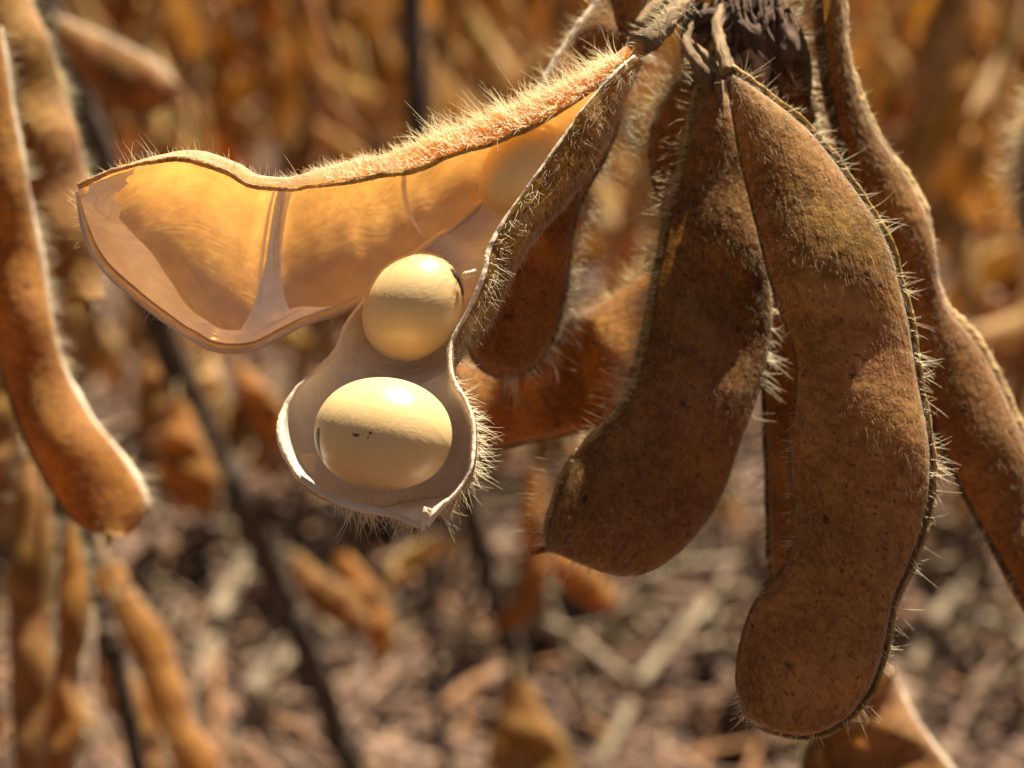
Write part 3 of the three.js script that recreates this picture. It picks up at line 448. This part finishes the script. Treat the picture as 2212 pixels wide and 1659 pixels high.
stem('dark upright stem passing behind the hairy ridge of the open pod', [[878, -200, 300], [890, 0, 300], [906, 300, 305], [945, 650, 315], [1000, 1040, 325], [1060, 1250, 335], [1118, 1440, 345]], 2.7);
stem('dark stem that carries the woolly-ridged pod and the blunt golden pod', [[-60, -520, 132], [-72, -300, 130], [-92, -160, 122], [-150, 300, 150], [-160, 900, 185], [-150, 1500, 215]], 1.6);
stem('thin dark stem rising from the litter below the bean-filled shell', [[905, 1180, 380], [925, 1330, 385], [945, 1500, 392], [962, 1659, 400]], 1.7);
stem('short dark stem beside the slim bright-ridged pod', [[150, 800, 205], [186, 1120, 204], [220, 1300, 204], [262, 1480, 206], [300, 1659, 210]], 1.5);

// ---------------------------------------------------------------- field rows: plants hung with pods
function fieldPod(seed) {   // one loose pod hanging down -y from the origin, 42 mm long
  const R = rng(seed), bow = (R() - 0.5) * 0.014, L = 0.038 + 0.01 * R(), w = 0.0048 + 0.001 * R();
  return grid(16, 12, (u, v) => { const a = v * 2 * Math.PI, e = Math.pow(Math.sin(Math.PI * clamp(0.03 + 0.95 * u, 0, 1)), 0.55), b = 0.85 + 0.15 * Math.cos((u - 0.28) * 2 * Math.PI / 0.26), c = Math.cos(a), s = Math.sin(a); return new V3(bow * Math.sin(Math.PI * u) + c * w * e * (0.9 + 0.1 * b), -u * L, s * w * 0.62 * e * b * (1 - 0.25 * c * c)); });
}
const podShapes = [1, 2, 3, 4, 5].map(fieldPod), podMats = [M.skinFieldDeep, M.skinField, M.skinGold, M.skinField];
function plantLayout(seed) {   // stem curve and pod placements of one plant, base at the origin
  const R = rng(seed), h = 0.27 + 0.1 * R(), lean = [(R() - 0.5) * 0.18, (R() - 0.5) * 0.14], pts = []; for (let i = 0; i <= 6; i++) { const t = i / 6; pts.push(new V3(lean[0] * t * t * h + 0.008 * (R() - 0.5), t * h - 0.01, lean[1] * t * t * h + 0.008 * (R() - 0.5))); }
  const c = spline(pts), pods = [], branches = [];
  const hang = (p, k) => { for (let i = 0; i < k; i++) { const q = new THREE.Quaternion().setFromEuler(new THREE.Euler((R() - 0.5) * 1.5, R() * 6.28, (R() - 0.5) * 1.5)); pods.push({ p: p.clone().add(new V3((R() - 0.5) * 0.008, (R() - 0.5) * 0.012, (R() - 0.5) * 0.008)), q, s: 0.95 + 0.4 * R(), g: Math.floor(R() * 5), m: Math.floor(R() * 4) }); } };
  for (let y = 0.03; y < h; y += 0.016 + 0.01 * R()) hang(c.getPointAt(clamp(y / h, 0, 1)), 2 + Math.floor(R() * 1.7));
  for (let k = 0; k < 3; k++) { const p = c.getPointAt(0.1 + 0.15 * k), a = R() * 6.28, e = p.clone().add(new V3(Math.cos(a) * 0.06, 0.06 + 0.06 * R(), Math.sin(a) * 0.06)); const b = spline([p, p.clone().lerp(e, 0.5).add(new V3(Math.cos(a) * 0.012, -0.012, Math.sin(a) * 0.012)), e]); branches.push(b); for (let t = 0.3; t <= 1; t += 0.2) hang(b.getPointAt(t), 2); }
  return { c, branches, pods, h };
}
const layouts = [11, 12, 13, 14, 15, 16].map(plantLayout);
function plant(k) {
  const L = layouts[k], g = new THREE.Group(); g.userData = {};
  const add = (name, geo, m) => { const o = new THREE.Mesh(geo, m); o.name = name; o.castShadow = o.receiveShadow = true; g.add(o); return o; };
  add('stem', tube(L.c, (t) => (2.6 - 1.4 * t) * mm, 24, 8, 0.1), M.stemTan); for (const b of L.branches) add('branch', tube(b, 1.1 * mm, 10, 6), M.stemTan);
  for (const q of L.pods) { const o = add('pod', podShapes[q.g], podMats[q.m]); o.position.copy(q.p); o.quaternion.copy(q.q); o.scale.setScalar(q.s); }
  return g;
}
const protos = layouts.map((_, k) => plant(k)), fieldR = rng(2024), farSpots = [];
for (let row = 0; row < 9; row++) {
  const z = -0.6 - 0.38 * row, half = 0.12 + Math.abs(z) * 0.42;
  for (let x = -half; x < half; x += 0.045 + 0.02 * fieldR()) {
    const k = Math.floor(fieldR() * 6), p = new V3(x + 0.02 * (fieldR() - 0.5), 0, z + 0.14 * (fieldR() - 0.5)), turn = fieldR() * 6.28, s = 0.85 + 0.3 * fieldR();
    if (row < 2) {
      const o = protos[k].clone(); o.name = numbered('soybean_plant'); o.position.copy(p); o.rotation.y = turn; o.scale.setScalar(s); scene.add(o);
      o.userData = row ? { label: 'dry soybean plant hung with golden pods in the second row', category: 'plant', group: 'soybean plants of the second row' } : { label: 'dry soybean plant hung with golden pods in the first row past the litter', category: 'plant', group: 'soybean plants of the first row' };
    } else farSpots.push([k, p, turn, s]);
  }
}
{ // the rows beyond read as one mass
  const far = new THREE.Group(); far.name = 'far_soybean_rows'; far.userData = { label: 'far rows of dry golden soybean plants merging into one mass', category: 'crop', kind: 'stuff' }; scene.add(far);
  layouts.forEach((L, k) => {
    const spots = farSpots.filter((f) => f[0] === k); if (!spots.length) return;
    const dummy = new THREE.Object3D();
    const put = (name, geo, m) => { const o = new THREE.InstancedMesh(geo, m, spots.length); spots.forEach(([, p, turn, s], i) => { dummy.position.copy(p); dummy.rotation.set(0, turn, 0); dummy.scale.setScalar(s); dummy.updateMatrix(); o.setMatrixAt(i, dummy.matrix); }); o.name = name; o.userData.kind = 'stuff'; o.castShadow = o.receiveShadow = true; far.add(o); };
    put('stems', tube(L.c, (t) => (2.6 - 1.4 * t) * mm, 16, 6), M.stemTan);
    [0, 1, 2, 3].forEach((mi) => { const gs = L.pods.filter((q) => q.m === mi).map((q) => podShapes[q.g].clone().applyMatrix4(new THREE.Matrix4().compose(q.p, q.q, new V3(q.s, q.s, q.s)))); if (gs.length) put('pods', mergeGeometries(gs), podMats[mi]); });
  });
}

// ---------------------------------------------------------------- straw and litter on the ground
function straw(a, b, w, lift, label, group) {
  const mat = group ? M.straw : M.strawPale;   // a, b picture points on the ground; a flattened, slightly bowed stalk
  const p = groundAt(...a), q = groundAt(...b), mid = p.clone().lerp(q, 0.5).add(new V3(0, lift + 0.008, 0)); p.y += 0.006; q.y += 0.006 + lift;
  const s = thing('straw_stalk', label, 'straw', p, group);
  part('stalk', tube([p, mid, q], w * mm, 24, 8, 0.12), mat, s);
  part('sheath', tube([p.clone().lerp(q, 0.3).add(new V3(0, lift * 0.85, 0.001)), mid.clone().add(new V3(0, 0.002, 0.002)), p.clone().lerp(q, 0.72).add(new V3(0.004, lift + 0.006, 0.004))], (t) => w * 1.35 * mm * (1 - 0.8 * t), 12, 8, 0.2), mat, s);
}
straw([490, 1690], [668, 1515], 3, 0.015, 'bright pale straw propped at an angle beside the base of the slanting stem');
straw([1290, 1690], [1545, 1385], 1.9, 0.012, 'long pale straw leaning towards the curved pod tip');
straw([1100, 1395], [1350, 1570], 1.7, 0.012, 'pale straw crossing the litter beside the low stem joint');
straw([1570, 1280], [1535, 1500], 1.8, 0.01, 'pale straw standing on end below the curved pod tip, joined by a cross straw');
straw([1300, 1390], [1590, 1320], 1.8, 0.015, 'broad pale straw lying crosswise below the curved pod tip');
straw([630, 1330], [760, 1210], 3, 0.01, 'short grey straw lying behind the slanting stem');
straw([430, 1520], [560, 1290], 3, 0.012, 'grey forked straw between the bright-ridged pod and the slanting stem');
straw([1960, 1500], [2080, 1360], 2.4, 0.012, 'stout pale straw beside the tip of the large speckled pod');
straw([2060, 1420], [2240, 1520], 2.2, 0.012, 'pale straw crossing near the stout straw by the large pod');
{
  const R = rng(777);
  for (let k = 0; k < 110; k++) { const x = 150 + 2150 * R(), y = 960 + 680 * R(), a = R() * 6.28, l = (80 + 170 * R()) * (0.55 + 0.45 * (y - 900) / 700); straw([x, y], [x + l * Math.cos(a), y + l * 0.6 * Math.sin(a)], 0.8 + 1.1 * R(), 0.008 + 0.014 * R(), 'dull piece of straw lying loose in the field litter', 'loose straw in the field litter'); }
  // crumbs of leaf, husk and stalk that nobody could count
  const flake = grid(5, 3, (u, v) => new V3((u - 0.5) * 0.03, 0.002 * Math.sin(u * 3.1) + 0.001 * (v - 0.5) ** 2 * 4, (v - 0.5) * 0.009 * Math.sin(Math.PI * (0.1 + 0.8 * u))));
  const stick = tube([new V3(-0.02, 0, 0), new V3(0, 0.002, 0.001), new V3(0.02, 0, 0)], 0.0008, 4, 5);
  const litter = new THREE.Group(); litter.name = 'field_litter'; litter.userData = { label: 'loose litter of dry leaf flakes and broken stalks covering the soil', category: 'litter', kind: 'stuff' }; scene.add(litter);
  const dummy = new THREE.Object3D(), C = new THREE.Color(), pal = [[0.078, 0.042, 0.025], [0.062, 0.032, 0.019], [0.11, 0.068, 0.043], [0.095, 0.042, 0.014], [0.053, 0.028, 0.018], [0.08, 0.046, 0.03]];
  for (const [name, geo, n, s0] of [['leaf_flakes', flake, 2600, 0.7], ['broken_stalks', stick, 6500, 0.8]]) {
    const o = new THREE.InstancedMesh(geo, new THREE.MeshPhysicalMaterial({ color: 0xffffff, roughness: 0.9, transmission: 0.15, thickness: 0, side: THREE.DoubleSide, name }), n); o.name = name; o.userData.kind = 'stuff'; o.castShadow = o.receiveShadow = true;
    for (let i = 0; i < n; i++) { const z = -0.3 - 1.3 * R(); dummy.position.set((R() - 0.5) * (0.5 + 1.1 * -z), 0.004 + 0.007 * R() ** 2, z); dummy.rotation.set((R() - 0.5) * 0.4, R() * 6.28, (R() - 0.5) * 0.4); dummy.scale.setScalar(s0 + 1.1 * R() ** 2); if (geo === stick) { dummy.scale.x *= 1 + 1.6 * R(); dummy.position.y += 0.006 * R(); } dummy.updateMatrix(); o.setMatrixAt(i, dummy.matrix); const c = pal[Math.floor(R() * pal.length)], t = (geo === stick ? 2.6 : 1.5) * (0.7 + 0.6 * R()); o.setColorAt(i, C.setRGB(c[0] * t, c[1] * t, c[2] * t)); }
    litter.add(o);
  }
}

renderer.render(scene, camera);
